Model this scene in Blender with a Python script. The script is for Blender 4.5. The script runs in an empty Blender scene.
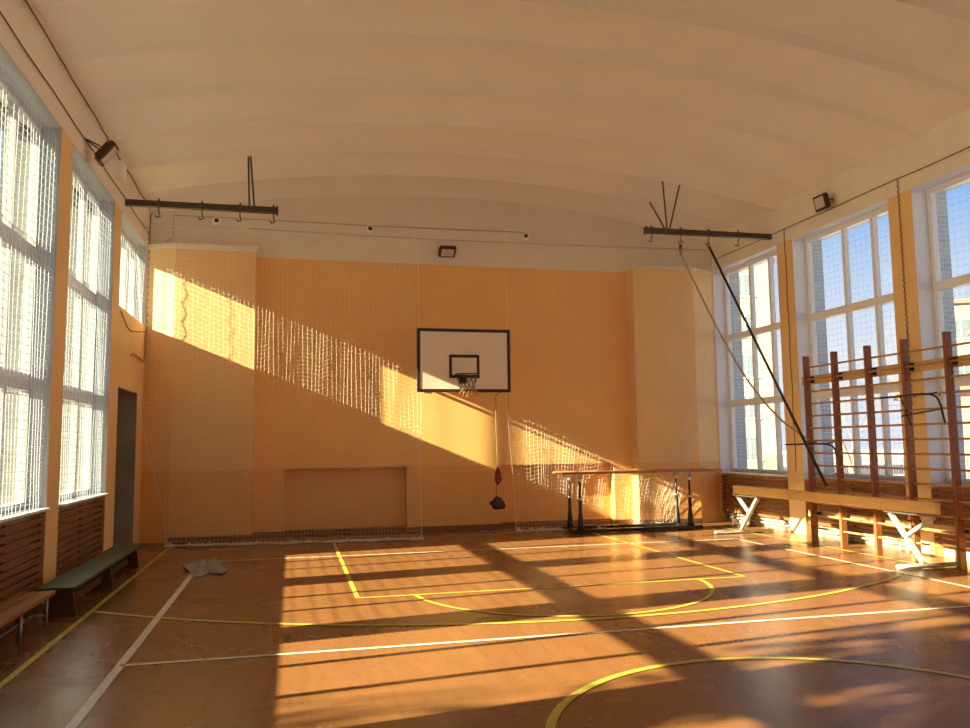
import bpy, math, random
from mathutils import Vector, Matrix
random.seed(7)
S = bpy.context.scene
COL = S.collection
PI = math.pi

# ------------------------------------------------------------------ helpers
class MB:
    """collects shapes, then links them as ONE mesh object"""
    def __init__(s): s.v = []; s.f = []; s.m = []; s.sm = []
    def add(s, vs, fs, mi=0, smooth=False):
        o = len(s.v); s.v += [tuple(p) for p in vs]
        for f in fs: s.f.append(tuple(i + o for i in f)); s.m.append(mi); s.sm.append(smooth)
    def box(s, x0, x1, y0, y1, z0, z1, mi=0):
        v = [(x0,y0,z0),(x1,y0,z0),(x1,y1,z0),(x0,y1,z0),(x0,y0,z1),(x1,y0,z1),(x1,y1,z1),(x0,y1,z1)]
        s.add(v, [(0,3,2,1),(4,5,6,7),(0,1,5,4),(1,2,6,5),(2,3,7,6),(3,0,4,7)], mi)
    def bbox(s, x0, x1, y0, y1, z0, z1, b=.004, mi=0):
        """box with chamfered vertical and horizontal edges"""
        rings = []
        for z, i in ((z0, b), (z0+b, 0), (z1-b, 0), (z1, b)):
            X0, X1, Y0, Y1 = x0+i, x1-i, y0+i, y1-i
            rings.append([(X0+b,Y0,z),(X1-b,Y0,z),(X1,Y0+b,z),(X1,Y1-b,z),(X1-b,Y1,z),(X0+b,Y1,z),(X0,Y1-b,z),(X0,Y0+b,z)])
        v = sum(rings, []); f = [tuple(range(7,-1,-1)), tuple(range(24,32))]
        for k in range(3):
            for i in range(8):
                j = (i+1) % 8; f.append((k*8+i, k*8+j, (k+1)*8+j, (k+1)*8+i))
        s.add(v, f, mi)
    def prism(s, pts, z0, z1, mi=0):
        n = len(pts)
        v = [(x,y,z0) for x,y in pts] + [(x,y,z1) for x,y in pts]
        f = [tuple(range(n-1,-1,-1)), tuple(range(n,2*n))] + [(i,(i+1)%n,n+(i+1)%n,n+i) for i in range(n)]
        s.add(v, f, mi)
    def bar(s, a, b, w, h, up=(0,0,1), mi=0):
        a = Vector(a); b = Vector(b); d = (b-a).normalized(); u = Vector(up)
        r = d.cross(u)
        if r.length < 1e-4: r = d.cross(Vector((1,0,0)))
        r.normalize(); u = r.cross(d).normalized()
        v = [p + r*(sx*w/2) + u*(sy*h/2) for p in (a,b) for sx,sy in ((-1,-1),(1,-1),(1,1),(-1,1))]
        s.add(v, [(0,3,2,1),(4,5,6,7),(0,1,5,4),(1,2,6,5),(2,3,7,6),(3,0,4,7)], mi)
    def tube(s, pts, r, n=8, mi=0, caps=True, closed=False):
        pts = [Vector(p) for p in pts]; N = len(pts)
        rs = r if isinstance(r, (list, tuple)) else [r]*N
        vs = []; up = None
        for i, p in enumerate(pts):
            if closed: d = pts[(i+1)%N] - pts[i-1]
            else: d = pts[min(i+1,N-1)] - pts[max(i-1,0)]
            if d.length < 1e-9: d = Vector((0,0,1))
            d.normalize()
            if up is None: up = Vector((0,0,1)) if abs(d.z) < .9 else Vector((1,0,0))
            a = d.cross(up)
            if a.length < 1e-3: a = d.cross(Vector((0,1,0)))
            a.normalize(); b = a.cross(d).normalized(); up = b
            for k in range(n):
                t = 2*PI*k/n; vs.append(p + (a*math.cos(t) + b*math.sin(t))*rs[i])
        fs = []
        for i in range(N if closed else N-1):
            j = (i+1) % N
            for k in range(n):
                l = (k+1) % n; fs.append((i*n+k, i*n+l, j*n+l, j*n+k))
        if caps and not closed:
            fs += [tuple(range(n-1,-1,-1)), tuple(range((N-1)*n, N*n))]
        s.add(vs, fs, mi, n > 4)
    def sphere(s, c, r, n=12, m=8, mi=0, sc=(1,1,1), jit=0):
        vs = []; fs = []
        for i in range(m+1):
            t = PI*i/m
            for k in range(n):
                p = 2*PI*k/n; q = r*(1+random.uniform(-jit,jit))
                vs.append((c[0]+q*sc[0]*math.sin(t)*math.cos(p), c[1]+q*sc[1]*math.sin(t)*math.sin(p), c[2]+q*sc[2]*math.cos(t)))
        for i in range(m):
            for k in range(n):
                l = (k+1)%n; fs.append((i*n+k, (i+1)*n+k, (i+1)*n+l, i*n+l))
        s.add(vs, fs, mi, True)
    def build(s, name, mats, parent=None):
        me = bpy.data.meshes.new(name); me.from_pydata(s.v, [], s.f)
        for m in (mats if isinstance(mats, (list, tuple)) else [mats]): me.materials.append(m)
        me.polygons.foreach_set('material_index', s.m); me.polygons.foreach_set('use_smooth', s.sm)
        me.update()
        o = bpy.data.objects.new(name, me); COL.objects.link(o)
        if parent:
            o.parent = parent; o.matrix_parent_inverse = Matrix.Translation(-parent.location)
        return o

def thing(name, label, cat, loc=(0,0,0), group=None):
    o = bpy.data.objects.new(name, None); COL.objects.link(o); o.location = loc; o.empty_display_size = .1
    o['label'] = label; o['category'] = cat
    if group: o['group'] = group
    return o
def tag(o, label, cat, group=None):
    o['label'] = label; o['category'] = cat
    if group: o['group'] = group
    return o
def struct(o, label=None, cat=None):
    o['kind'] = 'structure'
    if label: o['label'] = label
    if cat: o['category'] = cat
    return o
def copy_tree(o, parent=None):
    c = o.copy(); COL.objects.link(c); c.parent = parent
    for ch in list(o.children): copy_tree(ch, c)
    return c

# ------------------------------------------------------------------ materials
def mat(name, col, rough=.6, metal=0, noise=0, nscale=8, bump=0, bscale=60, spec=.5, col2=None, trans=0):
    m = bpy.data.materials.new(name); m.use_nodes = True
    nt = m.node_tree; b = nt.nodes['Principled BSDF']; L = nt.links
    b.inputs['Base Color'].default_value = (*col, 1); b.inputs['Roughness'].default_value = rough
    b.inputs['Metallic'].default_value = metal; b.inputs['Specular IOR Level'].default_value = spec
    tc = nt.nodes.new('ShaderNodeTexCoord')
    if noise or col2:
        n = nt.nodes.new('ShaderNodeTexNoise'); n.inputs['Scale'].default_value = nscale; n.inputs['Detail'].default_value = 6
        L.new(tc.outputs['Object'], n.inputs['Vector'])
        r = nt.nodes.new('ShaderNodeValToRGB')
        r.color_ramp.elements[0].position = .3; r.color_ramp.elements[1].position = .7
        c2 = col2 or tuple(min(1, c*(1+noise)) for c in col); c1 = col if col2 else tuple(c*(1-noise) for c in col)
        r.color_ramp.elements[0].color = (*c1, 1); r.color_ramp.elements[1].color = (*c2, 1)
        L.new(n.outputs['Fac'], r.inputs['Fac']); L.new(r.outputs['Color'], b.inputs['Base Color'])
    if bump:
        n2 = nt.nodes.new('ShaderNodeTexNoise'); n2.inputs['Scale'].default_value = bscale; n2.inputs['Detail'].default_value = 4
        L.new(tc.outputs['Object'], n2.inputs['Vector'])
        bp = nt.nodes.new('ShaderNodeBump'); bp.inputs['Strength'].default_value = bump; bp.inputs['Distance'].default_value = .01
        L.new(n2.outputs['Fac'], bp.inputs['Height']); L.new(bp.outputs['Normal'], b.inputs['Normal'])
    if trans:
        out = nt.nodes['Material Output']; t = nt.nodes.new('ShaderNodeBsdfTranslucent'); t.inputs['Color'].default_value = (*col, 1)
        mx = nt.nodes.new('ShaderNodeMixShader'); mx.inputs[0].default_value = trans
        L.new(b.outputs[0], mx.inputs[1]); L.new(t.outputs[0], mx.inputs[2]); L.new(mx.outputs[0], out.inputs['Surface'])
    return m

def wood(name, c1, c2, rough=.45, axis=1, scale=3, spec=.4):
    m = bpy.data.materials.new(name); m.use_nodes = True; nt = m.node_tree; L = nt.links; b = nt.nodes['Principled BSDF']
    tc = nt.nodes.new('ShaderNodeTexCoord'); mp = nt.nodes.new('ShaderNodeMapping')
    sc = [14, 14, 14]; sc[axis] = 1.0; mp.inputs['Scale'].default_value = [k*scale/3 for k in sc]
    n = nt.nodes.new('ShaderNodeTexNoise'); n.inputs['Scale'].default_value = 2.5; n.inputs['Detail'].default_value = 8; n.inputs['Distortion'].default_value = .6
    r = nt.nodes.new('ShaderNodeValToRGB'); r.color_ramp.elements[0].position = .3; r.color_ramp.elements[1].position = .72
    r.color_ramp.elements[0].color = (*c1, 1); r.color_ramp.elements[1].color = (*c2, 1)
    L.new(tc.outputs['Object'], mp.inputs['Vector']); L.new(mp.outputs[0], n.inputs['Vector']); L.new(n.outputs['Fac'], r.inputs['Fac'])
    L.new(r.outputs['Color'], b.inputs['Base Color']); b.inputs['Roughness'].default_value = rough; b.inputs['Specular IOR Level'].default_value = spec
    return m

def glass(name, haze=0.0, tint=(1,1,1)):
    m = bpy.data.materials.new(name); m.use_nodes = True; nt = m.node_tree; L = nt.links
    nt.nodes.remove(nt.nodes['Principled BSDF']); out = nt.nodes['Material Output']
    t = nt.nodes.new('ShaderNodeBsdfTransparent'); t.inputs['Color'].default_value = (*tint, 1)
    g = nt.nodes.new('ShaderNodeBsdfGlossy'); g.inputs['Roughness'].default_value = .02
    fr = nt.nodes.new('ShaderNodeFresnel'); fr.inputs['IOR'].default_value = 1.07
    mx = nt.nodes.new('ShaderNodeMixShader'); L.new(fr.outputs[0], mx.inputs[0]); L.new(t.outputs[0], mx.inputs[1]); L.new(g.outputs[0], mx.inputs[2])
    last = mx
    if haze:
        d = nt.nodes.new('ShaderNodeBsdfTranslucent'); d.inputs['Color'].default_value = (.93,.95,.95,1)
        m2 = nt.nodes.new('ShaderNodeMixShader')
        n = nt.nodes.new('ShaderNodeTexNoise'); n.inputs['Scale'].default_value = 3
        ma = nt.nodes.new('ShaderNodeMath'); ma.operation = 'MULTIPLY'; ma.inputs[1].default_value = haze*2
        L.new(n.outputs['Fac'], ma.inputs[0]); L.new(ma.outputs[0], m2.inputs[0])
        L.new(mx.outputs[0], m2.inputs[1]); L.new(d.outputs[0], m2.inputs[2]); last = m2
    L.new(last.outputs[0], out.inputs['Surface'])
    return m

def floor_mat():
    m = bpy.data.materials.new('varnished_plank_floor'); m.use_nodes = True; nt = m.node_tree; L = nt.links; b = nt.nodes['Principled BSDF']
    tc = nt.nodes.new('ShaderNodeTexCoord'); mp = nt.nodes.new('ShaderNodeMapping'); mp.inputs['Rotation'].default_value = (0,0,PI/2)
    br = nt.nodes.new('ShaderNodeTexBrick'); br.inputs['Scale'].default_value = 1; br.offset = .37
    br.inputs['Brick Width'].default_value = 1.6; br.inputs['Row Height'].default_value = .14; br.inputs['Mortar Size'].default_value = .0025
    br.inputs['Mortar Smooth'].default_value = .3
    br.inputs['Color1'].default_value = (.212,.095,.039,1); br.inputs['Color2'].default_value = (.196,.087,.035,1); br.inputs['Mortar'].default_value = (.178,.079,.032,1)
    n = nt.nodes.new('ShaderNodeTexNoise'); n.inputs['Scale'].default_value = 3; n.inputs['Detail'].default_value = 3; n.inputs['Roughness'].default_value = .5
    mp2 = nt.nodes.new('ShaderNodeMapping'); mp2.inputs['Scale'].default_value = (5, .8, 1)
    L.new(tc.outputs['Object'], mp.inputs[0]); L.new(mp.outputs[0], br.inputs['Vector']); L.new(tc.outputs['Object'], mp2.inputs[0]); L.new(mp2.outputs[0], n.inputs['Vector'])
    rr = nt.nodes.new('ShaderNodeMapRange'); rr.inputs['From Min'].default_value = .3; rr.inputs['From Max'].default_value = .7; rr.inputs['To Min'].default_value = .93; rr.inputs['To Max'].default_value = 1.07
    L.new(n.outputs['Fac'], rr.inputs['Value'])
    mx = nt.nodes.new('ShaderNodeVectorMath'); mx.operation = 'SCALE'
    L.new(br.outputs['Color'], mx.inputs[0]); L.new(rr.outputs[0], mx.inputs['Scale']); L.new(mx.outputs[0], b.inputs['Base Color'])
    n3 = nt.nodes.new('ShaderNodeTexNoise'); n3.inputs['Scale'].default_value = 1.3; n3.inputs['Detail'].default_value = 5
    r3 = nt.nodes.new('ShaderNodeMapRange'); r3.inputs['To Min'].default_value = .14; r3.inputs['To Max'].default_value = .38
    L.new(tc.outputs['Object'], n3.inputs['Vector']); L.new(n3.outputs['Fac'], r3.inputs['Value']); L.new(r3.outputs[0], b.inputs['Roughness'])
    b.inputs['Specular IOR Level'].default_value = .4
    n4 = nt.nodes.new('ShaderNodeTexNoise'); n4.inputs['Scale'].default_value = 25; bp = nt.nodes.new('ShaderNodeBump'); bp.inputs['Strength'].default_value = .015; bp.inputs['Distance'].default_value = .02
    L.new(tc.outputs['Object'], n4.inputs['Vector']); L.new(n4.outputs['Fac'], bp.inputs['Height']); L.new(bp.outputs[0], b.inputs['Normal'])
    return m

def brick_mat(name, c1, c2, mort, sx=.25, sz=.075, vertical_axis='x'):
    m = bpy.data.materials.new(name); m.use_nodes = True; nt = m.node_tree; L = nt.links; b = nt.nodes['Principled BSDF']
    tc = nt.nodes.new('ShaderNodeTexCoord'); sp = nt.nodes.new('ShaderNodeSeparateXYZ'); cb = nt.nodes.new('ShaderNodeCombineXYZ')
    ad = nt.nodes.new('ShaderNodeMath'); ad.operation = 'ADD'
    L.new(tc.outputs['Object'], sp.inputs[0]); L.new(sp.outputs['X'], ad.inputs[0]); L.new(sp.outputs['Y'], ad.inputs[1])
    L.new(ad.outputs[0], cb.inputs['X']); L.new(sp.outputs['Z'], cb.inputs['Y'])
    br = nt.nodes.new('ShaderNodeTexBrick'); br.inputs['Scale'].default_value = 1; br.inputs['Brick Width'].default_value = sx; br.inputs['Row Height'].default_value = sz
    br.inputs['Mortar Size'].default_value = sz*.1
    br.inputs['Color1'].default_value = (*c1,1); br.inputs['Color2'].default_value = (*c2,1); br.inputs['Mortar'].default_value = (*mort,1)
    L.new(cb.outputs[0], br.inputs['Vector']); L.new(br.outputs['Color'], b.inputs['Base Color']); b.inputs['Roughness'].default_value = .85
    return m

M = {}
M['floor'] = floor_mat()
M['line_y'] = mat('yellow_court_paint', (.50,.44,.07), .35, noise=.08, nscale=20)
M['line_w'] = mat('white_court_paint', (.66,.61,.55), .35, noise=.08, nscale=20)
M['white'] = mat('white_wall_paint', (.77,.71,.65), .8, noise=.03, nscale=2, bump=.15)
M['ceil'] = mat('white_ceiling_paint', (.80,.745,.70), .85, noise=.03, nscale=1.2, bump=.2, bscale=20)
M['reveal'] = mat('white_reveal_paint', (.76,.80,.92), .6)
M['ochre'] = mat('orange_ochre_wall_paint', (.85,.51,.195), .6, noise=.03, nscale=1.5, bump=.1, spec=.3)
M['yellow'] = mat('warm_yellow_wall_paint', (.82,.55,.27), .6, noise=.03, nscale=1.5, bump=.1, spec=.3)
M['dado'] = mat('orange_dado_paint', (.78,.44,.165), .5, noise=.04, nscale=1.5, bump=.1, spec=.35)
M['skirt'] = mat('brown_skirting', (.22,.10,.05), .5, noise=.1)
M['pvc'] = mat('white_window_plastic', (.80,.79,.80), .35)
M['slat'] = wood('brown_slat_wood', (.16,.07,.028), (.26,.115,.05), .5)
M['dark'] = mat('dark_void_paint', (.05,.03,.02), .8)
M['post'] = wood('red_brown_post_wood', (.21,.065,.028), (.33,.115,.045), .4, axis=2)
M['rung'] = wood('varnished_rung_wood', (.42,.21,.085), (.58,.32,.14), .35)
M['plank'] = wood('pale_pine_plank', (.60,.37,.17), (.72,.48,.24), .45)
M['log'] = wood('golden_beam_wood', (.70,.40,.14), (.86,.54,.21), .4)
M['rail'] = wood('varnished_rail_wood', (.30,.14,.05), (.42,.21,.08), .35, axis=0)
M['benchw'] = wood('worn_bench_wood', (.24,.105,.045), (.35,.165,.07), .4)
M['dkwood'] = wood('dark_stained_wood', (.07,.03,.015), (.12,.055,.03), .5)
M['green'] = mat('green_bench_paint', (.02,.062,.03), .45, noise=.25, nscale=9)
M['steel'] = mat('grey_steel_tube', (.33,.30,.28), .35, .6)
M['iron'] = mat('dark_olive_iron', (.075,.062,.05), .5, .3, noise=.2)
M['dkiron'] = mat('blackened_iron', (.03,.027,.03), .4, .4, noise=.3, nscale=30)
M['wmetal'] = mat('pale_grey_enamel', (.46,.46,.44), .35, .1, noise=.08, nscale=25)
M['chrome'] = mat('worn_chrome', (.6,.58,.56), .2, .9)
M['cord'] = mat('white_net_cord', (.88,.84,.78), .7, trans=.3)
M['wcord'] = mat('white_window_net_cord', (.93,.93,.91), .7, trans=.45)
M['lcord'] = mat('sun_dimmed_window_net_cord', (.64,.70,.84), .8, trans=.3)  # white cord with its colour dimmed and blued against the warm sun
M['rope'] = mat('beige_hemp_rope', (.45,.36,.24), .9, noise=.2, nscale=60, bump=.4, bscale=90)
M['brope'] = mat('brown_rope', (.24,.14,.075), .9, noise=.25, nscale=60)
M['board'] = mat('white_backboard_paint', (.76,.67,.58), .4, noise=.02, nscale=3)
M['bline'] = mat('maroon_board_line', (.03,.010,.018), .45)
M['rimm'] = mat('dark_rim_paint', (.035,.028,.035), .4, .3)
M['hnet'] = mat('dark_green_hoop_cord', (.05,.065,.05), .8)
M['onet'] = mat('faded_orange_hoop_cord', (.60,.26,.10), .8)
M['red'] = mat('red_strap', (.20,.03,.025), .6)
M['bag'] = mat('dark_maroon_bag', (.06,.025,.03), .8, noise=.4, nscale=20, bump=.5, bscale=30)
M['lampb'] = mat('dark_red_brown_housing', (.06,.022,.018), .4, .2)
M['lens'] = mat('frosted_lamp_glass', (.60,.52,.50), .15)
M['wplas'] = mat('white_plastic', (.88,.86,.84), .4)
M['blk'] = mat('black_plastic', (.02,.012,.015), .35)
M['cable'] = mat('dark_cable', (.17,.11,.075), .7)
M['wcable'] = mat('painted_cable', (.52,.44,.36), .7)
M['cloth'] = mat('grey_floor_cloth', (.28,.265,.20), .95, noise=.15, nscale=14, bump=.6, bscale=120)
M['jamb'] = mat('grey_door_paint', (.27,.26,.21), .6, noise=.12, nscale=3)
M['glassL'] = glass('hazy_dusty_window_glass', .006, (.82,.87,.82))
M['glassR'] = glass('clear_window_glass', .006, (.94,.97,.99))
M['brick'] = brick_mat('grey_silicate_brick', (.38,.43,.48), (.47,.51,.55), (.60,.62,.63))
M['brickL'] = brick_mat('shade_toned_outer_brick', (.11,.115,.12), (.14,.145,.15), (.17,.175,.18))  # left brick with half shade put into the colour, darker than the right
M['revealL'] = mat('shade_toned_reveal_paint', (.38,.41,.47), .6)  # white reveal paint darkened and blued in colour to hold back the sun
M['pvcL'] = mat('sun_dimmed_window_plastic', (.46,.48,.53), .4)  # white frame plastic darkened in colour so the sun doesn't blow it out
M['dark_yard'] = mat('bounce_cutting_dark_ground', (.10,.10,.10), .8, noise=.2, nscale=.5)  # ground colour made dark to cut sunlight bounced onto the left reveals
M['facade'] = brick_mat('pale_cream_brick', (.27,.24,.17), (.30,.27,.20), (.22,.20,.16), 1.2, .6)
M['facade2'] = brick_mat('red_brown_brick', (.22,.125,.09), (.26,.155,.11), (.22,.19,.16), .5, .15)
M['roofm'] = mat('brown_roof_metal', (.22,.13,.10), .7)
M['outglass'] = mat('dark_window_glass', (.10,.13,.16), .1, spec=.8)
M['snow'] = mat('trodden_snow', (.50,.52,.55), .9, noise=.12, nscale=.4)
M['bark'] = mat('grey_brown_bark', (.20,.15,.12), .9, noise=.3, nscale=12)
M['needle'] = mat('dark_evergreen_foliage', (.04,.07,.03), .9, noise=.3, nscale=6)
M['fence'] = mat('dark_fence_paint', (.10,.09,.09), .6)
M['paper'] = mat('notice_paper', (.75,.70,.60), .7)

# ------------------------------------------------------------------ room dimensions
XL, XR = -2.72, 9.2            # pilaster faces of the two long walls
YB, YF = 16.3, -7.3            # back wall, front wall
SILL, HEAD = 1.07, 5.5
PIERS = [13.45 - 3*k for k in range(8)]        # pilaster centres on both long walls
BAYS = [(13.7, 16.1)] + [(p - 3 + .25, p - .25) for p in PIERS[:-1]]
PIERS_R = [13.51, 10.46] + PIERS[2:]
BAYS_R = [(13.77, 16.26)] + [(PIERS_R[i+1]+.25, PIERS_R[i]-.25) for i in range(7)]
CX, HALF = 3.24, 5.96
def arc(x): return 6.93 - .68*((x - CX)/HALF)**2

# floor with painted court lines (lines belong to the floor)
mb = MB(); mb.box(-3.4, 9.9, YF-.3, YB+.3, -.25, 0, 0)
def fline(x0, x1, y0, y1, mi): mb.add([(x0,y0,.004),(x1,y0,.004),(x1,y1,.004),(x0,y1,.004)], [(0,1,2,3)], mi)
def farc(cx, cy, r, a0, a1, w, mi, n=72, zz=.0055):
    v = []
    for i in range(n+1):
        a = a0 + (a1-a0)*i/n
        for q in (r-w/2, r+w/2): v.append((cx+q*math.cos(a), cy+q*math.sin(a), zz))
    mb.add(v, [(2*i, 2*i+1, 2*i+3, 2*i+2) for i in range(n)], mi)
W = .055
vx0, vx1, vy0, vy1 = -1.32, 7.68, -4.86, 13.14
fline(vx0-.035, vx0+.035, vy0, vy1, 2); fline(vx1-W/2, vx1+W/2, vy0, vy1, 2)
fline(vx0, vx1, vy1-W/2, vy1+W/2, 2); fline(vx0, vx1, vy0-W/2, vy0+W/2, 2)
fline(vx0, 8.45, 7.14-W/2, 7.14+W/2, 2); fline(vx0, vx1, 4.14-W/2, 4.14+W/2, 2); fline(vx0, vx1, 1.14-W/2, 1.14+W/2, 2)
bx0, bx1 = -2.07, 8.45
fline(bx0-W/2, bx0+W/2, -7.0, 15.28, 1); fline(bx1-W/2, bx1+W/2, -7.0, 15.28, 1); fline(bx0, bx1, 15.28-W/2, 15.28+W/2, 1)
fline(.74-W/2, .74+W/2, 9.48, 15.28, 1); fline(5.65-W/2, 5.65+W/2, 9.48, 15.28, 1); fline(.74, 5.65, 9.48-W/2, 9.48+W/2, 1)
farc(3.2, 9.6, 1.8, PI+.06, 2*PI-.06, W, 1)
farc(3.2, 4.22, 1.78, 0, 2*PI, W*1.15, 1, 128)
farc(3.13, 15.75, 8.08, PI+.876, 2*PI-.99, W*1.1, 1, 110)
struct(mb.build('floor', [M['floor'], M['line_y'], M['line_w']]))

# back wall
mb = MB()
mb.box(-3.4, 9.9, YB, YB+.35, 5.47, 7.4, 0)
mb.box(-3.4, 9.9, YB, YB+.35, 1.3, 5.47, 1)
for a, b in ((-3.4,-.14),(2.25,4.19),(6.71,9.9)): mb.box(a, b, YB, YB+.35, -.2, 1.3, 2)
for a, b in ((-.14,2.25),(4.19,6.71)): mb.box(a, b, YB+.24, YB+.35, -.2, 1.3, 2)
for pts in ([(XL-.1,YB),(XL-.1,16.12),(XL,16.12),(-2.2,15.95),(-.73,15.95),(-.73,YB)], [(7.12,YB),(7.12,15.95),(8.54,15.95),(9.16,16.265),(9.3,16.265),(9.3,YB)]):
    mb.prism(pts, 0, 1.3, 2); mb.prism(pts, 1.3, 5.5, 3)
mb.prism([(XL-.1,YB),(XL-.1,16.1),(XL,16.1),(-2.21,15.93),(-.71,15.93),(-.71,YB)], 5.5, 5.6, 0)
mb.prism([(7.10,YB),(7.10,15.93),(8.55,15.93),(9.16,16.25),(9.3,16.25),(9.3,YB)], 5.5, 5.56, 0)
struct(mb.build('wall_back', [M['white'], M['ochre'], M['dado'], M['yellow']]))
mb = MB()
for a, b, y in ((-.73,-.14,YB),(2.25,4.19,YB),(6.71,7.12,YB),(-.14,2.25,YB+.24),(4.19,6.71,YB+.24)): mb.box(a, b, y-.02, y, 0, .10)
mb.box(-2.2, -.71, 15.93, 15.95, 0, .1); mb.box(7.1, 8.54, 15.93, 15.95, 0, .1)
struct(mb.build('baseboard_back', M['skirt']))
# front wall behind the camera
mb = MB(); mb.box(-3.4, 9.9, YF-.3, YF, 0, 7.4, 0); struct(mb.build('wall_front', M['yellow']))

# side walls
def side_wall(name, sx, face, outer):
    """face: X of pilaster faces, outer: X of the outside; sx=+1 left wall (room towards +X)"""
    mb = MB(); mid = face - sx*(.3 if sx > 0 else .37); P_S = PIERS if sx > 0 else PIERS_R; B_S = BAYS if sx > 0 else BAYS_R
    def bx(a, b, y0, y1, z0, z1, mi):
        a, b = sorted((a, b)); mb.box(a, b, y0, y1, z0, z1, mi)
    bx(face, outer, YF-.3, YB+.1, HEAD+.05, 7.4, 0)                         # lintel and frieze
    if sx > 0: bx(outer, outer + .2, YF-.3, YB+.1, HEAD-.06, HEAD+.05, 2)  # outer lintel strip added to lower the upper edge of the sunlight
    for p in P_S: 
        bx(face, mid, p-.25, p+.25, -.2, HEAD+.05, 1)
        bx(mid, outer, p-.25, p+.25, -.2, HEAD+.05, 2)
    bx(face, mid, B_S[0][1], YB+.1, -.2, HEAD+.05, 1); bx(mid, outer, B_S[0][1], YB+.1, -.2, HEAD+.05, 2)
    bx(face, outer, YF-.3, -7.25, -.2, HEAD+.05, 1)
    for i, (a, b) in enumerate(B_S):
        if sx > 0 and i == 0: continue
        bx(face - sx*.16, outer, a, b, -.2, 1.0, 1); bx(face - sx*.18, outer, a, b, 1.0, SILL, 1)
    # white plaster lining of the reveals
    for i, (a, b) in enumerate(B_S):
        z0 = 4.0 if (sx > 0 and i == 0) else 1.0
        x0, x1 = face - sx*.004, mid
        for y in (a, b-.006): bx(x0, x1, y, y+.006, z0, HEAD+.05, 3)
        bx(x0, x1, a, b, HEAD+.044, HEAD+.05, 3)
    if sx > 0:                                                              # unseen brick plate added behind the door to block light leaks, then the recess under the high window
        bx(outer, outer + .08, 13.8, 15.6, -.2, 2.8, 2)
        bx(face, outer, 13.7, 13.85, -.2, 4.0, 1); bx(face, outer, 15.5, 16.1, -.2, 4.0, 1); bx(face, outer, 13.85, 15.5, 2.72, 4.0, 1)
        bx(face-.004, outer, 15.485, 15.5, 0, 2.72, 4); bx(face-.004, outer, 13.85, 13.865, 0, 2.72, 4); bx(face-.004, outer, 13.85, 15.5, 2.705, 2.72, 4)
    return struct(mb.build(name, [M['white'], M['yellow'], M['brickL'] if sx > 0 else M['brick'], M['revealL'] if sx > 0 else M['reveal'], M['jamb']]))  # left wall takes the brick and reveal copies with shade in their colour
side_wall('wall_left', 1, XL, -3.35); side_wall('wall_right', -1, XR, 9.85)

# door on the left, set back in its recess
d = thing('door_1', 'dull grey door deep in the recess at the far left', 'door', (-3.2, 14.68, 0)); d['kind'] = 'structure'
mb = MB(); mb.bbox(-3.24, -3.19, 13.87, 14.67, .01, 2.69); mb.build('door_leaf', M['jamb'], d)
mb = MB(); mb.bbox(-3.24, -3.19, 14.69, 15.48, .01, 2.69); mb.build('door_leaf', M['jamb'], d)
mb = MB(); mb.tube([(-3.17,14.72,1.0),(-3.13,14.72,1.0),(-3.13,14.84,1.0)], .01); mb.build('door_handle', M['steel'], d)

# scalloped vault ceiling
mb = MB(); PER = 1.27; nx = 56; ns = 16; k0 = int((YB-YF)/PER)+1
ys = []
for k in range(k0):
    for j in range(ns): 
        y = YB - PER*(k + j/ns)
        if y > YF-.25: ys.append((y, j/ns))
ys.append((YF-.25, .5))
vs = []
for y, t in ys:
    for i in range(nx+1):
        x = -2.9 + (9.4+2.9)*i/nx; u = min(1, abs(x-CX)/HALF)
        A = .10 + .29*max(0, 1-u**3)
        vs.append((x, y, arc(x) + A*math.sin(PI*t)**.58))
fs = [(r*(nx+1)+i, r*(nx+1)+i+1, (r+1)*(nx+1)+i+1, (r+1)*(nx+1)+i) for r in range(len(ys)-1) for i in range(nx)]
n0 = len(vs); vs2 = [(x, y, 7.55) for x, y, z in vs]
mb.add(vs, fs, 0, True)
mb.box(-3.4, 9.9, YF-.3, YB+.35, 7.4, 7.6, 0)
o = struct(mb.build('ceiling', M['ceil']))
md = o.modifiers.new('split', 'EDGE_SPLIT'); md.split_angle = math.radians(12)

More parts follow.
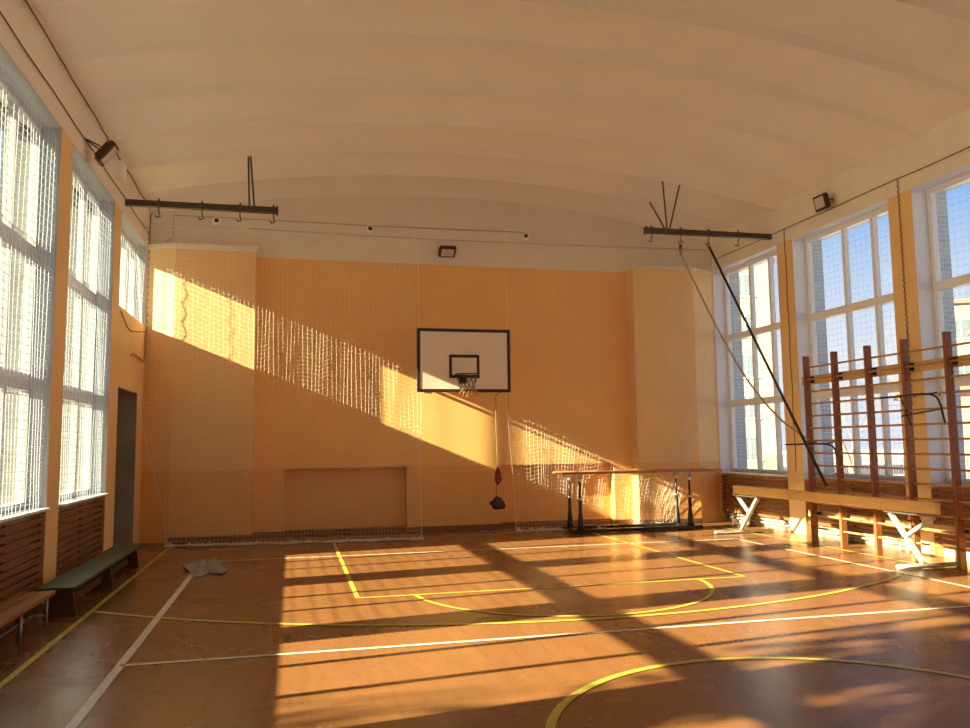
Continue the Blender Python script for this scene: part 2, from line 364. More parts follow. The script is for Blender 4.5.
# ------------------------------------------------------------------ windows
def window(n, sx, face, a, b, z0, z1, mull, trans, gm):
    """frame members, one glass mesh, sill; sx=+1 on the left wall"""
    xf = face - sx*(.26 if sx > 0 else .33); t = .05
    w = bpy.data.objects.new('window_%d' % n, None); COL.objects.link(w); w.location = (xf, (a+b)/2, z0); w['kind'] = 'structure'
    mb = MB()
    def bx(y0, y1, q0, q1, d=t): mb.box(xf-d, xf+d, y0, y1, q0, q1)
    bx(a, a+.07, z0, z1); bx(b-.07, b, z0, z1); bx(a+.07, b-.07, z0, z0+.07); bx(a+.07, b-.07, z1-.08, z1)
    th = .095 if sx > 0 else .07
    for q in trans: bx(a+.07, b-.07, q-th, q+th)
    edges = [z0+.07] + [q for q in trans] + [z1-.08]
    for i in range(len(edges)-1):
        q0 = edges[i] + (th if i else 0); q1 = edges[i+1] - (th if i < len(edges)-2 else 0)
        for m in mull: bx(m-.035, m+.035, q0, q1, t*.9)
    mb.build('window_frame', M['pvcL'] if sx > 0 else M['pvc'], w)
    mb = MB(); ms = [a+.07] + list(mull) + [b-.07]
    q = [z0+.07] + list(trans) + [z1-.08]
    for j in range(len(q)-1):
        for i in range(len(ms)-1): mb.add([(xf,ms[i],q[j]),(xf,ms[i+1],q[j]),(xf,ms[i+1],q[j+1]),(xf,ms[i],q[j+1])], [(0,1,2,3)])
    mb.build('pane', gm, w)
    if z0 < 2:
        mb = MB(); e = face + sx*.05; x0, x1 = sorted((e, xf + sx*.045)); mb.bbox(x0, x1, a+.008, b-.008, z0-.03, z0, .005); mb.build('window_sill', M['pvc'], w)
    else:
        mb = MB(); x0, x1 = sorted((face, xf + sx*.05)); mb.box(x0, x1, a+.008, b-.008, z0-.0, z0+.012); mb.build('window_sill', M['pvc'], w)
    return w
nwin = 1
for side in (1, -1):
    for i, (a, b) in enumerate(BAYS if side > 0 else BAYS_R):
        face = XL if side > 0 else XR
        wd = b - a
        mull = [b - wd*.42, b - wd*.71] if side < 0 else [a + wd*.34, a + wd*.66]
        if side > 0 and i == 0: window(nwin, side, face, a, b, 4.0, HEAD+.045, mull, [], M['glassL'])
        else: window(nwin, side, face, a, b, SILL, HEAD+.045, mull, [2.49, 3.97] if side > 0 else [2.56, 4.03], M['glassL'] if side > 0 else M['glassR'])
        nwin += 1

# ------------------------------------------------------------------ radiator screens of slats
def screen(side, a, b, z0, z1, label):
    face = XL if side > 0 else XR; x = face - side*.03; n = max(6, int((z1-z0)/.085))
    t = thing('radiator_screen', label, 'radiator screen', (x, (a+b)/2, z0), 'slatted radiator screens below the windows')
    mb = MB(); st = (z1-z0)/n
    for k in range(n):
        z = z0 + st*(k+.15); mb.box(min(x, x+side*.022), max(x, x+side*.022), a+.01, b-.01, z, z+st*.68)
    mb.build('slats', M['slat'], t)
    for y in (a+.06, (a+b)/2, b-.06):
        mb = MB(); x1 = x - side*.03; mb.box(min(x, x1), max(x, x1), y-.025, y+.025, max(0, z0-.02) if z0 > .1 else 0, z1); mb.build('upright', M['post'], t)
    return t
screen(1, *BAYS[1], .03, .985, 'brown slatted radiator screen behind the green bench on the left')
screen(1, *BAYS[2], .03, .985, 'brown slatted radiator screen behind the wooden bench at the left edge')
screen(-1, *BAYS_R[0], .20, .985, 'brown slatted radiator screen nearest the back wall, behind the far trestle of the balance beam')
screen(-1, *BAYS_R[1], .20, .985, 'brown slatted radiator screen behind the middle of the climbing wall bars')
screen(-1, *BAYS_R[2], .20, .985, 'brown slatted radiator screen at the right edge behind the nearest wall bar post')
for (a, b), lab in ((BAYS_R[0], 'pale heating pipes low on the right wall beneath the screen nearest the corner'), (BAYS_R[1], 'pale heating pipes low on the right wall behind the wall bars')):
    t = thing('heating_pipe', lab, 'pipe', (9.3, (a+b)/2, 0), 'low heating pipes on the right wall')
    for z in (.09, .16):
        mb = MB(); mb.tube([(9.3,a,z),(9.3,b,z)], .022, 10); mb.build('pipe_run', M['wmetal'], t)
    for y in (a+.3, a+.9, a+1.5, b-.3):
        mb = MB(); mb.box(9.28, 9.36, y-.02, y+.02, 0, .2); mb.build('pipe_bracket', M['wmetal'], t)

# ------------------------------------------------------------------ nets
def net_mesh(P, us, vs, r, su, sv, n=3):
    """strands u=const and v=const following surface P(u,v)"""
    mb = MB()
    for u in us: mb.tube([P(u, j/sv) for j in range(sv+1)], r*.9, n, caps=False)
    for v in vs: mb.tube([P(j/su, v) for j in range(su+1)], r*1.15, n, caps=False)
    return mb
def frange(n): return [i/n for i in range(n+1)]
def smooth(t): t = max(0, min(1, t)); return t*t*(3-2*t)
# back nets hang from a steel wire in front of the back wall
def PL(u, v):      # v: 0 top .. 1 floor
    xt = -2.62 + 4.98*u; xb = -2.16 + 4.50*u
    k = smooth((v-.55)/.45); x = xt*(1-k) + xb*k + .015*math.sin(u*60+v*9)
    z = 5.74*(1-v) + .015 - .05*abs(math.sin(u*PI*6))*(1-v)
    y = 15.33 - .42*u*v**2 + .035*math.sin(u*38)*(.4+v) + .010*math.sin(u*90+v*6)
    return (x, y, max(.012, z + .024*math.sin(u*59)*min(1, (1-v)*6)))
def PRt(u, v):
    xt = 4.14 + 4.62*u; xb = 4.28 + 3.45*u
    k = smooth((v-.45)/.55); x = xt*(1-k) + xb*k + .015*math.sin(u*55+v*8)
    z = 5.74*(1-v) + .015 - .05*abs(math.sin(u*PI*6))*(1-v)
    y = 15.42 + .12*v + .30*smooth((u-.5)*2)*v + .035*math.sin(u*35)*(.4+v) + .010*math.sin(u*85+v*6)
    return (x, y, max(.012, z + .024*math.sin(u*55)*min(1, (1-v)*6)))
def back_net(P, nu, label, bunch):
    t = thing('safety_net', label, 'net', P(.5, 1), 'white safety nets hung before the back wall')
    mb = net_mesh(P, frange(nu), frange(78), .0017, nu, 40); mb.build('netting', M['cord'], t)
    mb = MB(); mb.tube([P(j/60, 0) for j in range(61)], .006, 5); mb.tube([P(0, j/40) for j in range(41)], .006, 5); mb.tube([P(1, j/40) for j in range(41)], .006, 5)
    mb.build('border_rope', M['cord'], t)
    mb = MB(); rnd = random.Random(3)
    for q in range(9):                       # slack netting heaped along the floor
        pts = []; ph = rnd.random()*6
        for j in range(141):
            u = j/140; p = P(u, 1); pts.append((p[0]+rnd.uniform(-.02,.02), p[1] - .08 + .05*math.sin(u*41+ph) + rnd.uniform(-.05,.05)*bunch, .012 + abs(rnd.gauss(0,.022))*bunch))
        mb.tube(pts, .0055, 4)
    mb.build('slack_hem', M['cord'], t)
    return t
back_net(PL, 66, 'white safety net hanging left of the backboard', 1.0)
back_net(PRt, 60, 'white safety net hanging right of the backboard, behind the parallel bars', 1.2)
# a gathered fold of the right net pulled aside to the floor
mb = MB(); rnd = random.Random(5)
for k in range(7):
    pts = []
    for j in range(31):
        s = j/30; x = 8.62 - (.78+.11*k)*s**1.6 - .012*k; pts.append((x + .012*math.sin(s*30+k), 15.62 + .3*s + .02*k, 3.6*(1-s) + .02))
    mb.tube(pts, .0045, 4)
for k in range(14):
    z = .1 + .11*k; s = 1 - z/3.6; xa = 8.62 - .78*s**1.6; xb = 8.62 - 1.44*s**1.6 - .07
    mb.tube([(xa, 15.62+.3*s, z), ((xa+xb)/2, 15.7+.3*s, z-.04), (xb, 15.74+.3*s, z)], .004, 3)
tag(mb.build('net_fold', M['cord']), 'gathered diagonal fold of netting behind the right end of the parallel bars', 'net')
mb = MB(); mb.tube([(XL, 15.36, 5.82),(0,15.34,5.775),(3.2,15.36,5.77),(6.5,15.40,5.775),(XR,15.43,5.82)], .0025, 5)
tag(mb.build('suspension_wire', M['wcable']), 'thin steel wire spanning the hall above both hanging nets', 'wire')
# window nets
def window_net(side, a, b, z0, z1, du, dv, r, label, grp):
    x = (XL - .04) if side > 0 else (XR + .05)
    nu = round((b-a-.04)/du); nv = round((z1-z0)/dv)
    def P(u, v): return (x + .012*math.sin(u*17+v*5), a+.02+(b-a-.04)*u + .006*math.sin(v*25+u*9), z0+.01+(z1-z0-.02)*v - .008*abs(math.sin(u*PI*nu)))
    t = thing('window_net', label, 'net', (x, (a+b)/2, z0), grp)
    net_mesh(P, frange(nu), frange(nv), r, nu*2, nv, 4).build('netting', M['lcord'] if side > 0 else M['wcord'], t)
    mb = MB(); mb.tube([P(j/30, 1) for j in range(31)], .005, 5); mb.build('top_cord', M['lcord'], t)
gl = 'protective nets over the left windows'; gr = 'protective nets over the right windows'
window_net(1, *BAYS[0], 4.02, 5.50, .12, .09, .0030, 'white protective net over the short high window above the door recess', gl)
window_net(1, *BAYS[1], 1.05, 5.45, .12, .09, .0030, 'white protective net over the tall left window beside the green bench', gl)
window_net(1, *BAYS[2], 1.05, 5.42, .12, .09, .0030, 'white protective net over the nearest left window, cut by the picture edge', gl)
window_net(-1, *BAYS_R[0], 1.05, 5.50, .12, .10, .0016, 'fine white net over the right window nearest the back corner', gr)
window_net(-1, *BAYS_R[1], 1.05, 5.50, .12, .10, .0016, 'fine white net over the middle right window behind the wall bars', gr)
window_net(-1, *BAYS_R[2], 1.05, 5.50, .12, .10, .0016, 'fine white net over the right window at the picture edge', gr)

# ------------------------------------------------------------------ backboard
BX, BY = 3.16, 14.92
t = thing('basketball_backboard', 'white rectangular backboard with maroon border and hoop, high on the back wall', 'backboard', (BX, YB, 2.72))
mb = MB(); mb.box(BX-.9, BX+.9, BY, BY+.03, 2.72, 3.92); mb.build('board', M['board'], t)
mb = MB(); y0, y1 = BY-.006, BY+.034; w = .05
mb.box(BX-.905, BX+.905, y0, y1, 3.865, 3.925); mb.box(BX-.905, BX+.905, y0, y1, 2.715, 2.775); mb.box(BX-.905, BX-.845, y0, y1, 2.775, 3.865); mb.box(BX+.845, BX+.905, y0, y1, 2.775, 3.865)
mb.build('border', M['bline'], t)
mb = MB(); cz = 2.985; y0 = BY-.005
mb.box(BX-.295, BX+.295, y0, BY, 3.375, 3.43); mb.box(BX-.295, BX+.295, y0, BY, cz, cz+.055); mb.box(BX-.295, BX-.24, y0, BY, cz+.055, 3.375); mb.box(BX+.24, BX+.295, y0, BY, cz+.055, 3.375)
mb.build('target_square', M['bline'], t)
mb = MB(); hx = BX-.03; hy = BY-.15-.225; hz = 3.02
mb.tube([(hx+.225*math.cos(a), hy+.225*math.sin(a), hz) for a in [2*PI*i/36 for i in range(36)]], .011, 8, closed=True)
mb.bar((hx, BY, hz-.02), (hx, hy+.22, hz-.005), .12, .02); mb.box(hx-.07, hx+.07, BY-.012, BY, hz-.14, hz+.03)
mb.tube([(hx-.06, BY-.01, hz-.12), (hx-.19, hy+.10, hz)], .007, 6); mb.tube([(hx+.06, BY-.01, hz-.12), (hx+.19, hy+.10, hz)], .007, 6)
rim = mb.build('hoop', M['rimm'], t)
mb = MB()
for i in range(12):
    for s in (1, -1):
        pts = []
        for j in range(9):
            q = j/8; rr = .225 - .10*math.sin(q*PI/2)**.8; a = 2*PI*i/12 + s*q*1.0; pts.append((hx+rr*math.cos(a), hy+rr*math.sin(a), hz - .36*q))
        mb.tube(pts[:7], .004, 4)
mb.build('hoop_net', M['hnet'], t)
mb = MB()
for i in range(12):
    for s in (1, -1):
        pts = []
        for j in range(6):
            q = j/5; rr = .13 + .05*q + .02*math.sin(i*2.1); a = 2*PI*i/12 + s*(.8+q*.4); pts.append((hx+.03+rr*math.cos(a), hy+rr*math.sin(a), hz - .26 - .14*q - .02*math.sin(i*1.7)))
        mb.tube(pts, .004, 4)
mb.build('net_hem', M['onet'], t)
for sx_ in (-.55, .55):
    mb = MB(); x = BX+sx_
    mb.bar((x, BY+.03, 3.72), (x, YB, 3.72), .05, .05); mb.bar((x, BY+.03, 2.92), (x, YB, 2.92), .05, .05)
    mb.bar((x, BY+.06, 2.94), (x, YB-.02, 3.70), .035, .035, up=(1,0,0)); mb.box(x-.03, x+.03, BY+.03, BY+.07, 2.8, 3.85); mb.box(x-.06, x+.06, YB-.015, YB, 2.82, 3.82)
    mb.build('wall_bracket', M['iron'], t)

# hanging line with red gathered strap and dark bag
mb = MB(); X0, Y0 = 3.84, 15.2
mb.tube([(3.80,15.0,2.70),(X0,Y0,2.66),(X0-.005,Y0,2.1),(X0+.01,Y0,1.55),(X0+.015,Y0,1.3)], .007, 6)
mb.tube([(X0,Y0,2.68),(X0+.12,Y0-.05,2.74),(X0+.22,Y0-.1,2.74),(X0+.22,Y0-.1,2.35)], .006, 6)
t = thing('hanging_line', 'dark cord with red strap knot hanging under the right of the backboard', 'cord', (X0, Y0, 1.0))
mb.build('cord', M['brope'], t)
mb = MB(); mb.sphere((X0+.02,Y0,1.12), .065, 10, 8, sc=(.9,.6,1.2), jit=.25)
for k in range(6):
    a = k*1.05; mb.tube([(X0+.02,Y0,1.30),(X0+.02+.05*math.cos(a),Y0+.03*math.sin(a),1.17),(X0+.03+.07*math.cos(a+1),Y0+.04*math.sin(a+1),1.05),(X0+.01,Y0,.95)], .013, 6)
mb.build('strap_knot', M['red'], t)
mb = MB(); mb.tube([(X0+.01,Y0,1.0),(X0-.02,Y0,.85),(X0-.01,Y0,.72)], .008, 6); mb.build('lower_cord', M['brope'], t)
mb = MB(); mb.sphere((X0+.0,Y0,.60), .13, 14, 9, sc=(1.05,.7,.85), jit=.16); mb.sphere((X0+.10,Y0,.55), .06, 10, 6, sc=(1.1,.8,1), jit=.2); mb.tube([(X0-.06,Y0,.62),(X0,Y0,.74),(X0+.06,Y0,.63)], .012, 6)
tag(mb.build('cord_bag', M['bag']), 'small dark bag dangling from the cord below the backboard', 'bag')

# ------------------------------------------------------------------ ceiling beams with rope hooks
def rope_beam(x0, x1, hooks, rods, label, y=13.95, z=5.76):
    t = thing('rope_beam', label, 'beam', (x0, y, z), 'iron rope beams reaching in from the side walls')
    mb = MB(); mb.box(x0, x1, y-.05, y+.05, z+.035, z+.05); mb.box(x0, x1, y-.05, y+.05, z-.05, z-.035); mb.box(x0, x1, y-.012, y+.012, z-.035, z+.035)
    mb.box(x0, x1, y-.05, y-.038, z-.035, z+.035)
    mb.build('girder', M['iron'], t)
    for h in hooks:
        mb = MB(); mb.box(h-.02, h+.02, y-.06, y+.06, z+.05, z+.062); mb.tube([(h,y,z+.10),(h,y-.065,z+.05),(h,y-.065,z-.06),(h,y-.03,z-.12),(h,y,z-.15),(h+.02,y,z-.2),(h-.03,y,z-.22),(h-.06,y,z-.19)], .011, 6)
        mb.build('hook', M['iron'], t)
    for a, b in rods:
        mb = MB(); mb.tube([a, b], .016, 8); mb.box(a[0]-.05, a[0]+.05, a[1]-.05, a[1]+.05, a[2]-.012, a[2]+.012); mb.build('hanger_rod', M['iron'], t)
    mb = MB(); e = x1 if abs(x0-XL) < .1 else x0; mb.box(e-.015, e+.015, y-.065, y+.065, z-.065, z+.07); mb.build('end_plate', M['iron'], t)
rope_beam(XL, -.30, [-2.2,-1.52,-.91,-.36], [((-.80,13.98,6.86),(-.76,13.95,5.8)), ((-.77,13.80,6.90),(-.68,13.95,5.8))], 'dark iron girder with four hooks hung from the ceiling at the left wall')
rope_beam(6.52, XR, [6.63,7.24,7.83,8.47], [((6.92,13.98,6.86),(6.97,13.95,5.8)), ((7.28,13.9,6.83),(7.02,13.95,5.8)), ((7.17,15.2,6.82),(6.93,13.95,5.8))], 'dark iron girder with four hooks hung from the ceiling at the right wall')

t = thing('climbing_pole', 'long dark slanting pole leaning from the right girder to the wall bars', 'pole', (8.52,11.6,.9))
mb = MB(); mb.tube([(7.83,13.93,5.50),(7.85,13.85,5.36),(8.50,11.66,.98)], .024, 12); mb.build('shaft', M['dkiron'], t)
mb = MB(); mb.tube([(7.83+.035*math.cos(a),13.95,5.535+.035*math.sin(a)) for a in [2*PI*i/14 for i in range(14)]], .008, 6, closed=True); mb.build('ring', M['iron'], t)
t = thing('climbing_rope', 'beige climbing rope sagging from the right girder to the wall bars', 'rope', (7.25,13.9,5.5))
RP = [(7.24,13.93,5.46),(7.25,13.90,5.25),(7.42,13.75,4.7),(7.66,13.5,3.9),(7.95,13.2,3.05),(8.17,12.92,2.5),(8.35,12.65,2.12),(8.46,12.42,1.92),(8.52,12.25,1.80),(8.53,12.1,1.74)]
def catmull(P, n=8):
    P = [Vector(p) for p in P]; P = [2*P[0]-P[1]] + P + [2*P[-1]-P[-2]]; out = []
    for i in range(1, len(P)-2):
        for j in range(n):
            s = j/n; out.append(.5*((2*P[i]) + (-P[i-1]+P[i+1])*s + (2*P[i-1]-5*P[i]+4*P[i+1]-P[i+2])*s*s + (-P[i-1]+3*P[i]-3*P[i+1]+P[i+2])*s**3))
    return out + [P[-2]]
mb = MB(); mb.tube(catmull(RP), .018, 8); mb.build('rope_line', M['rope'], t)
mb = MB(); mb.tube([(7.24,13.95,5.50),(7.24,13.93,5.30)], [.035,.022], 10); mb.build('rope_clamp', M['dkiron'], t)
mb = MB(); mb.tube([(7.24+.04*math.cos(a),13.95,5.56+.04*math.sin(a)) for a in [2*PI*i/14 for i in range(14)]], .01, 6, closed=True); mb.build('shackle', M['chrome'], t)

# ------------------------------------------------------------------ wall bars
t = thing('wall_bars', 'tall wooden climbing wall bars with dark posts standing along the right windows', 'wall bars', (8.6, 10.6, 0))
PY = [12.17, 11.43, 10.64, 9.87, 9.08, 8.29]; PX = 8.6
for y in PY:
    mb = MB(); mb.bbox(PX-.055, PX+.055, y-.025, y+.025, 0, 3.17, .005); p = mb.build('post', M['post'], t)
    mb = MB(); mb.box(PX+.055, 8.72, y-.035, y+.035, 2.71, 2.82); mb.build('bracket', M['dkiron'], p)
for i in range(len(PY)-1):
    for k in range(14):
        z = 2.97 - k*.208
        if z < .15: continue
        mb = MB(); mb.tube([(PX-.01, PY[i]-.02, z), (PX-.01, PY[i+1]+.02, z)], [.0165,.0165], 8); mb.build('rung', M['rung'], t)
mb = MB(); mb.bbox(8.72, 8.76, 8.0, 12.5, 2.69, 2.84, .004); mb.build('mounting_plank', M['plank'], t)
for y in (10.46,):
    for z in (.46, 2.73): mb = MB(); mb.box(8.76, 9.2, y-.03, y+.03, z, z+.06); mb.build('wall_anchor', M['dkiron'], t)
mb = MB(); mb.bbox(8.72, 8.76, 8.0, 12.5, .42, .54, .004); mb.build('mounting_plank', M['plank'], t)
for y in PY:
    mb = MB(); mb.box(PX+.055, 8.72, y-.025, y+.025, .44, .52); mb.build('lower_bracket', M['dkiron'], t)

def pullup(pts, arms, label):
    t = thing('pull_up_bar', label, 'bar', pts[0], 'dark steel bars hooked on the wall bars')
    mb = MB(); mb.tube(catmull(pts, 6), .014, 8); mb.build('grip_bar', M['dkiron'], t)
    for a in arms: mb = MB(); mb.tube(a, .011, 6); mb.build('hook_arm', M['dkiron'], t)
pullup([(8.38,10.16,2.33),(8.38,9.7,2.335),(8.38,9.35,2.34),(8.38,9.12,2.30),(8.38,9.03,2.18),(8.38,9.0,2.05),(8.38,8.97,1.93)], [[(8.38,9.75,2.33),(8.59,9.75,2.36),(8.63,9.75,2.32)],[(8.38,9.75,2.33),(8.54,9.75,1.92)],[(8.38,9.3,2.33),(8.59,9.3,2.36),(8.63,9.3,2.32)],[(8.38,9.03,2.12),(8.38,9.75,2.05)]], 'dark steel pull-up bar hooked high on the wall bars near the right edge')
pullup([(8.38,12.55,1.66),(8.38,12.1,1.665),(8.38,11.6,1.67),(8.38,11.35,1.65),(8.38,11.24,1.58),(8.38,11.2,1.45)], [[(8.38,12.0,1.665),(8.6,12.0,1.70)],[(8.38,11.5,1.665),(8.6,11.5,1.70)],[(8.38,12.0,1.66),(8.55,12.0,1.3)]], 'dark steel pull-up bar hooked lower on the wall bars beside the slanting pole')

# ------------------------------------------------------------------ balance beam
t = thing('balance_beam', 'long golden wooden balance beam on pale metal trestles along the right wall', 'balance beam', (8.22, 11.5, 0))
mb = MB(); n = 20; pr = []
mb.bbox(8.17, 8.27, 9.02, 14.02, .735, .895, .012); mb.build('log', M['log'], t)
for yf, yi, yo, xf0, xf1 in ((13.9, 13.25, 13.95, 7.70, 8.92), (9.36, 9.9, 9.1, 7.83, 8.82)):
    # foot under the log, main strut to the inner fixing, short branch to the outer one
    tr = bpy.data.objects.new('trestle', None); COL.objects.link(tr); tr.parent = t; tr.location = (0, yf-11.5, 0)
    y_foot = yf; fx = 8.25
    def bl(mb, nm, m):
        o = mb.build(nm, m); o.parent = tr; o.matrix_parent_inverse = Matrix.Translation((-8.22, -yf, 0)); return o
    mb = MB(); mb.tube([(xf0, y_foot, .035),(xf1, y_foot, .035)], .032, 12); bl(mb, 'foot_tube', M['wmetal'])
    a = Vector((fx, y_foot, .06)); b = Vector((8.22, yi, .70)); c = Vector((8.22, yo, .70)); m_ = a.lerp(b, .52)
    mb = MB(); mb.bar(a, b, .05, .06, up=(1,0,0)); mb.bar(m_, c, .045, .05, up=(1,0,0)); bl(mb, 'strut', M['wmetal'])
    mb = MB(); mb.box(8.16, 8.28, min(yi,yo)-.06, max(yi,yo)+.06, .705, .725); mb.tube([tuple(m_+Vector((-.06,0,0))), tuple(m_+Vector((.06,0,0)))], .02, 8); bl(mb, 'fixing_plate', M['steel'])

# ------------------------------------------------------------------ parallel bars
t = thing('parallel_bars', 'gymnastic parallel bars with wooden rails on dark iron uprights before the back wall', 'parallel bars', (6.5, 15.15, 0))
ups = [(5.40,14.86),(5.40,15.52),(7.72,14.88),(7.72,15.52)]
for y in (14.86, 15.46):
    mb = MB(); mb.tube([(5.06,y,1.14),(5.09,y,1.15),(8.42,y,1.15),(8.45,y,1.14)], [.015,.024,.024,.015], 12); mb.build('rail', M['rail'], t)
for x, y in ups:
    yy = 15.46 if y > 15 else y
    mb = MB(); mb.tube([(x,yy,.06),(x,yy,.16),(x,yy,.34),(x,yy,.40),(x,yy,.66)], [.075,.06,.045,.035,.032], 12); u = mb.build('upright', M['dkiron'], t)
    mb = MB(); mb.tube([(x,yy,.64),(x,yy,.98)], .022, 10); mb.build('inner_tube', M['dkiron'], u)
    mb = MB(); mb.tube([(x,yy,.97),(x,yy,1.05)], .034, 10); mb.box(x-.05,x+.05,yy-.02,yy+.02,1.05,1.13); mb.build('rail_clamp', M['chrome'], u)
    mb = MB(); mb.tube([(x,yy,.62),(x,yy,.68)], .042, 10); mb.tube([(x,yy,.65),(x-.09,yy-.03,.65)], .012, 6); mb.build('locking_collar', M['chrome'], u)
mb = MB(); mb.bbox(5.22,7.95,14.80,14.92,.01,.08,.01); mb.bbox(5.22,7.95,15.40,15.52,.01,.08,.01); mb.bbox(5.32,5.46,14.92,15.40,.01,.07,.01); mb.bbox(7.66,7.80,14.92,15.40,.01,.07,.01)
mb.build('base_frame', M['dkiron'], t)

# ------------------------------------------------------------------ benches and cloth
t = thing('gym_bench', 'long low bench with worn green seat standing along the left wall', 'bench', (-2.34, 11.1, 0))
mb = MB(); mb.bbox(-2.52, -2.15, 9.18, 13.1, .29, .325, .006); mb.build('seat', M['green'], t)
for y in (9.38, 11.15, 12.9):
    mb = MB(); v = [(-2.50,0),(-2.17,0),(-2.22,.29),(-2.45,.29)]
    vs = [(x, y-.02, z) for x, z in v] + [(x, y+.02, z) for x, z in v]
    mb.add(vs, [(0,1,2,3),(7,6,5,4),(0,4,5,1),(1,5,6,2),(2,6,7,3),(3,7,4,0)]); mb.build('leg', M['dkwood'], t)
mb = MB(); mb.bbox(-2.36, -2.31, 9.4, 12.88, .06, .15, .005); mb.build('stretcher', M['dkwood'], t)
t = thing('gym_bench', 'brown wooden plank bench with thin grey metal legs at the left picture edge', 'bench', (-2.45, 7.4, 0))
mb = MB(); mb.bbox(-2.62, -2.46, 5.7, 9.02, .285, .325, .005); mb.bbox(-2.45, -2.29, 5.7, 9.02, .285, .325, .005); mb.build('seat', M['benchw'], t)
for y in (8.88, 8.1, 6.6, 5.85):
    for x in (-2.58, -2.33):
        mb = MB(); mb.tube([(x,y,0),(x,y,.285)], .017, 8); mb.build('leg', M['steel'], t)
    mb = MB(); mb.tube([(-2.58,y,.26),(-2.33,y,.26)], .013, 8); mb.build('cross_bar', M['steel'], t)
mb = MB(); mb.tube([(-2.455,5.85,.11),(-2.455,8.88,.11)], .014, 8); mb.build('stretcher', M['steel'], t)
for y in (8.88, 5.85): mb = MB(); mb.tube([(-2.58,y,.11),(-2.33,y,.11)], .013, 8); mb.build('cross_bar', M['steel'], t)

mb = MB(); outl = [(-1.55,12.8),(-1.44,12.27),(-1.26,11.67),(-1.15,11.72),(-1.1,11.93),(-.9,11.73),(-.86,12.18),(-.94,12.4),(-1.12,13.31),(-1.22,13.34),(-1.28,13.03),(-1.37,13.06),(-1.48,12.78)]
rn = random.Random(4); cc = (-1.17, 12.4); n = len(outl); vs = []; rings = 7
for r in range(1, rings+1):
    for i, p in enumerate(outl):
        s_ = r/rings; k = (i % 3)*.018*(1 - s_*.3)
        vs.append((cc[0]+(p[0]-cc[0])*s_ + rn.uniform(-.012,.012), cc[1]+(p[1]-cc[1])*s_ + rn.uniform(-.02,.02), (.012 + k + rn.uniform(0,.028)) if r < rings else .004 + (.018 if i % 4 == 1 else 0)))
ci = len(vs); vs.append((cc[0], cc[1], .05))
fs = [(ci, i, (i+1) % n) for i in range(n)]
for r in range(rings-1):
    for i in range(n): j = (i+1) % n; fs.append((r*n+i, (r+1)*n+i, (r+1)*n+j, r*n+j))
mb.add(vs, fs, 0, False); o = mb.build('floor_cloth', M['cloth'])
md = o.modifiers.new('th', 'SOLIDIFY'); md.thickness = .004; md.offset = 1
tag(o, 'crumpled grey rag lying where the white line starts on the floor', 'cloth')

# ------------------------------------------------------------------ floodlights, sensors, cables
def flood(loc, wa, ha, w, h, wallp, label):
    """wa, ha: directions of the lamp's width and height; the lens looks along wa x ha"""
    t = thing('floodlight', label, 'floodlight', wallp, 'dark framed floodlights high on the walls')
    wa = Vector(wa).normalized(); ha = (Vector(ha) - wa*Vector(ha).dot(wa)).normalized(); nn = ha.cross(wa).normalized()
    R = Matrix((wa, nn, ha)).transposed().to_4x4(); R.translation = Vector(loc)
    def put(mb, nm, m):
        mb.v = [tuple(R @ Vector(p)) for p in mb.v]; return mb.build(nm, m, t)
    a, b = w/2, h/2                                     # local: the lens looks along -Y
    mb = MB(); mb.bbox(-a, a, -.03, .05, -b, b, .010)
    for k in range(7): mb.box((k-3)*a*.25-.004, (k-3)*a*.25+.004, .05, .085, -b*.75, b*.75)
    put(mb, 'housing', M['lampb'])
    mb = MB(); mb.box(-a+.04, a-.04, -.037, -.029, -b+.04, b-.04); put(mb, 'lens', M['lens'])
    mb = MB(); mb.tube([tuple(R @ Vector((-a-.01,0,0))), tuple(R @ Vector((-a-.01,.12,0))), wallp, tuple(R @ Vector((a+.01,.12,0))), tuple(R @ Vector((a+.01,0,0)))], .010, 6); mb.build('mounting_yoke', M['dkiron'], t)
flood((-2.47, 11.4, 5.68), (0,1,0), (.62,0,.78), .24, .34, (XL+.01, 11.2, 5.80), 'dark framed floodlight on the left wall above the window nets')
flood((3.08, 16.12, 5.71), (1,0,0), (0,-.78,.6), .34, .26, (3.08, YB-.01, 5.80), 'dark framed floodlight on the back wall above the backboard')
flood((8.98, 12.05, 5.88), (0,-1,0), (-.22,0,.97), .32, .27, (XR-.01, 12.0, 5.90), 'dark framed floodlight on the right wall above the windows')

for x, z, lab in ((-1.50, 6.16, 'small white wall sensor with dark eye, leftmost of three, below the left girder'), (1.50, 6.15, 'small white wall sensor with dark eye, middle of the three on the back wall'), (4.82, 6.16, 'small white wall sensor with dark eye, rightmost of the three, above the right net')):
    t = thing('wall_sensor', lab, 'sensor', (x, YB, z), 'small sensors along the back wall cable')
    mb = MB(); mb.bbox(x-.075, x+.075, YB-.045, YB, z-.08, z+.07, .01); mb.build('casing', M['wplas'], t)
    mb = MB(); mb.box(x-.038, x+.038, YB-.052, YB-.044, z-.025, z+.045); mb.build('eye', M['blk'], t)
def cable(name, pts, r, m, label):
    mb = MB(); mb.tube(pts, r, 6); return tag(mb.build(name, m), label, 'cable')
cable('wall_cable', [(-2.42,YB-.012,5.72),(-2.3,YB-.012,5.8),(-2.3,YB-.012,6.24),(-1.52,YB-.012,6.24),(1.48,YB-.012,6.23),(4.79,YB-.012,6.25)], .010, M['wcable'], 'thin cable linking the three small sensors on the back wall')
cable('wall_cable', [(-.9,YB-.012,6.05),(1.0,YB-.012,6.02),(3,YB-.012,6.0),(6,YB-.012,6.02),(9.1,YB-.012,6.06)], .007, M['wcable'], 'faint painted cable running below the sensors along the back wall')
pts = [(XL+.014, 16.15-.4*i, 5.80 + .008*math.sin(i*1.3)) for i in range(28)]
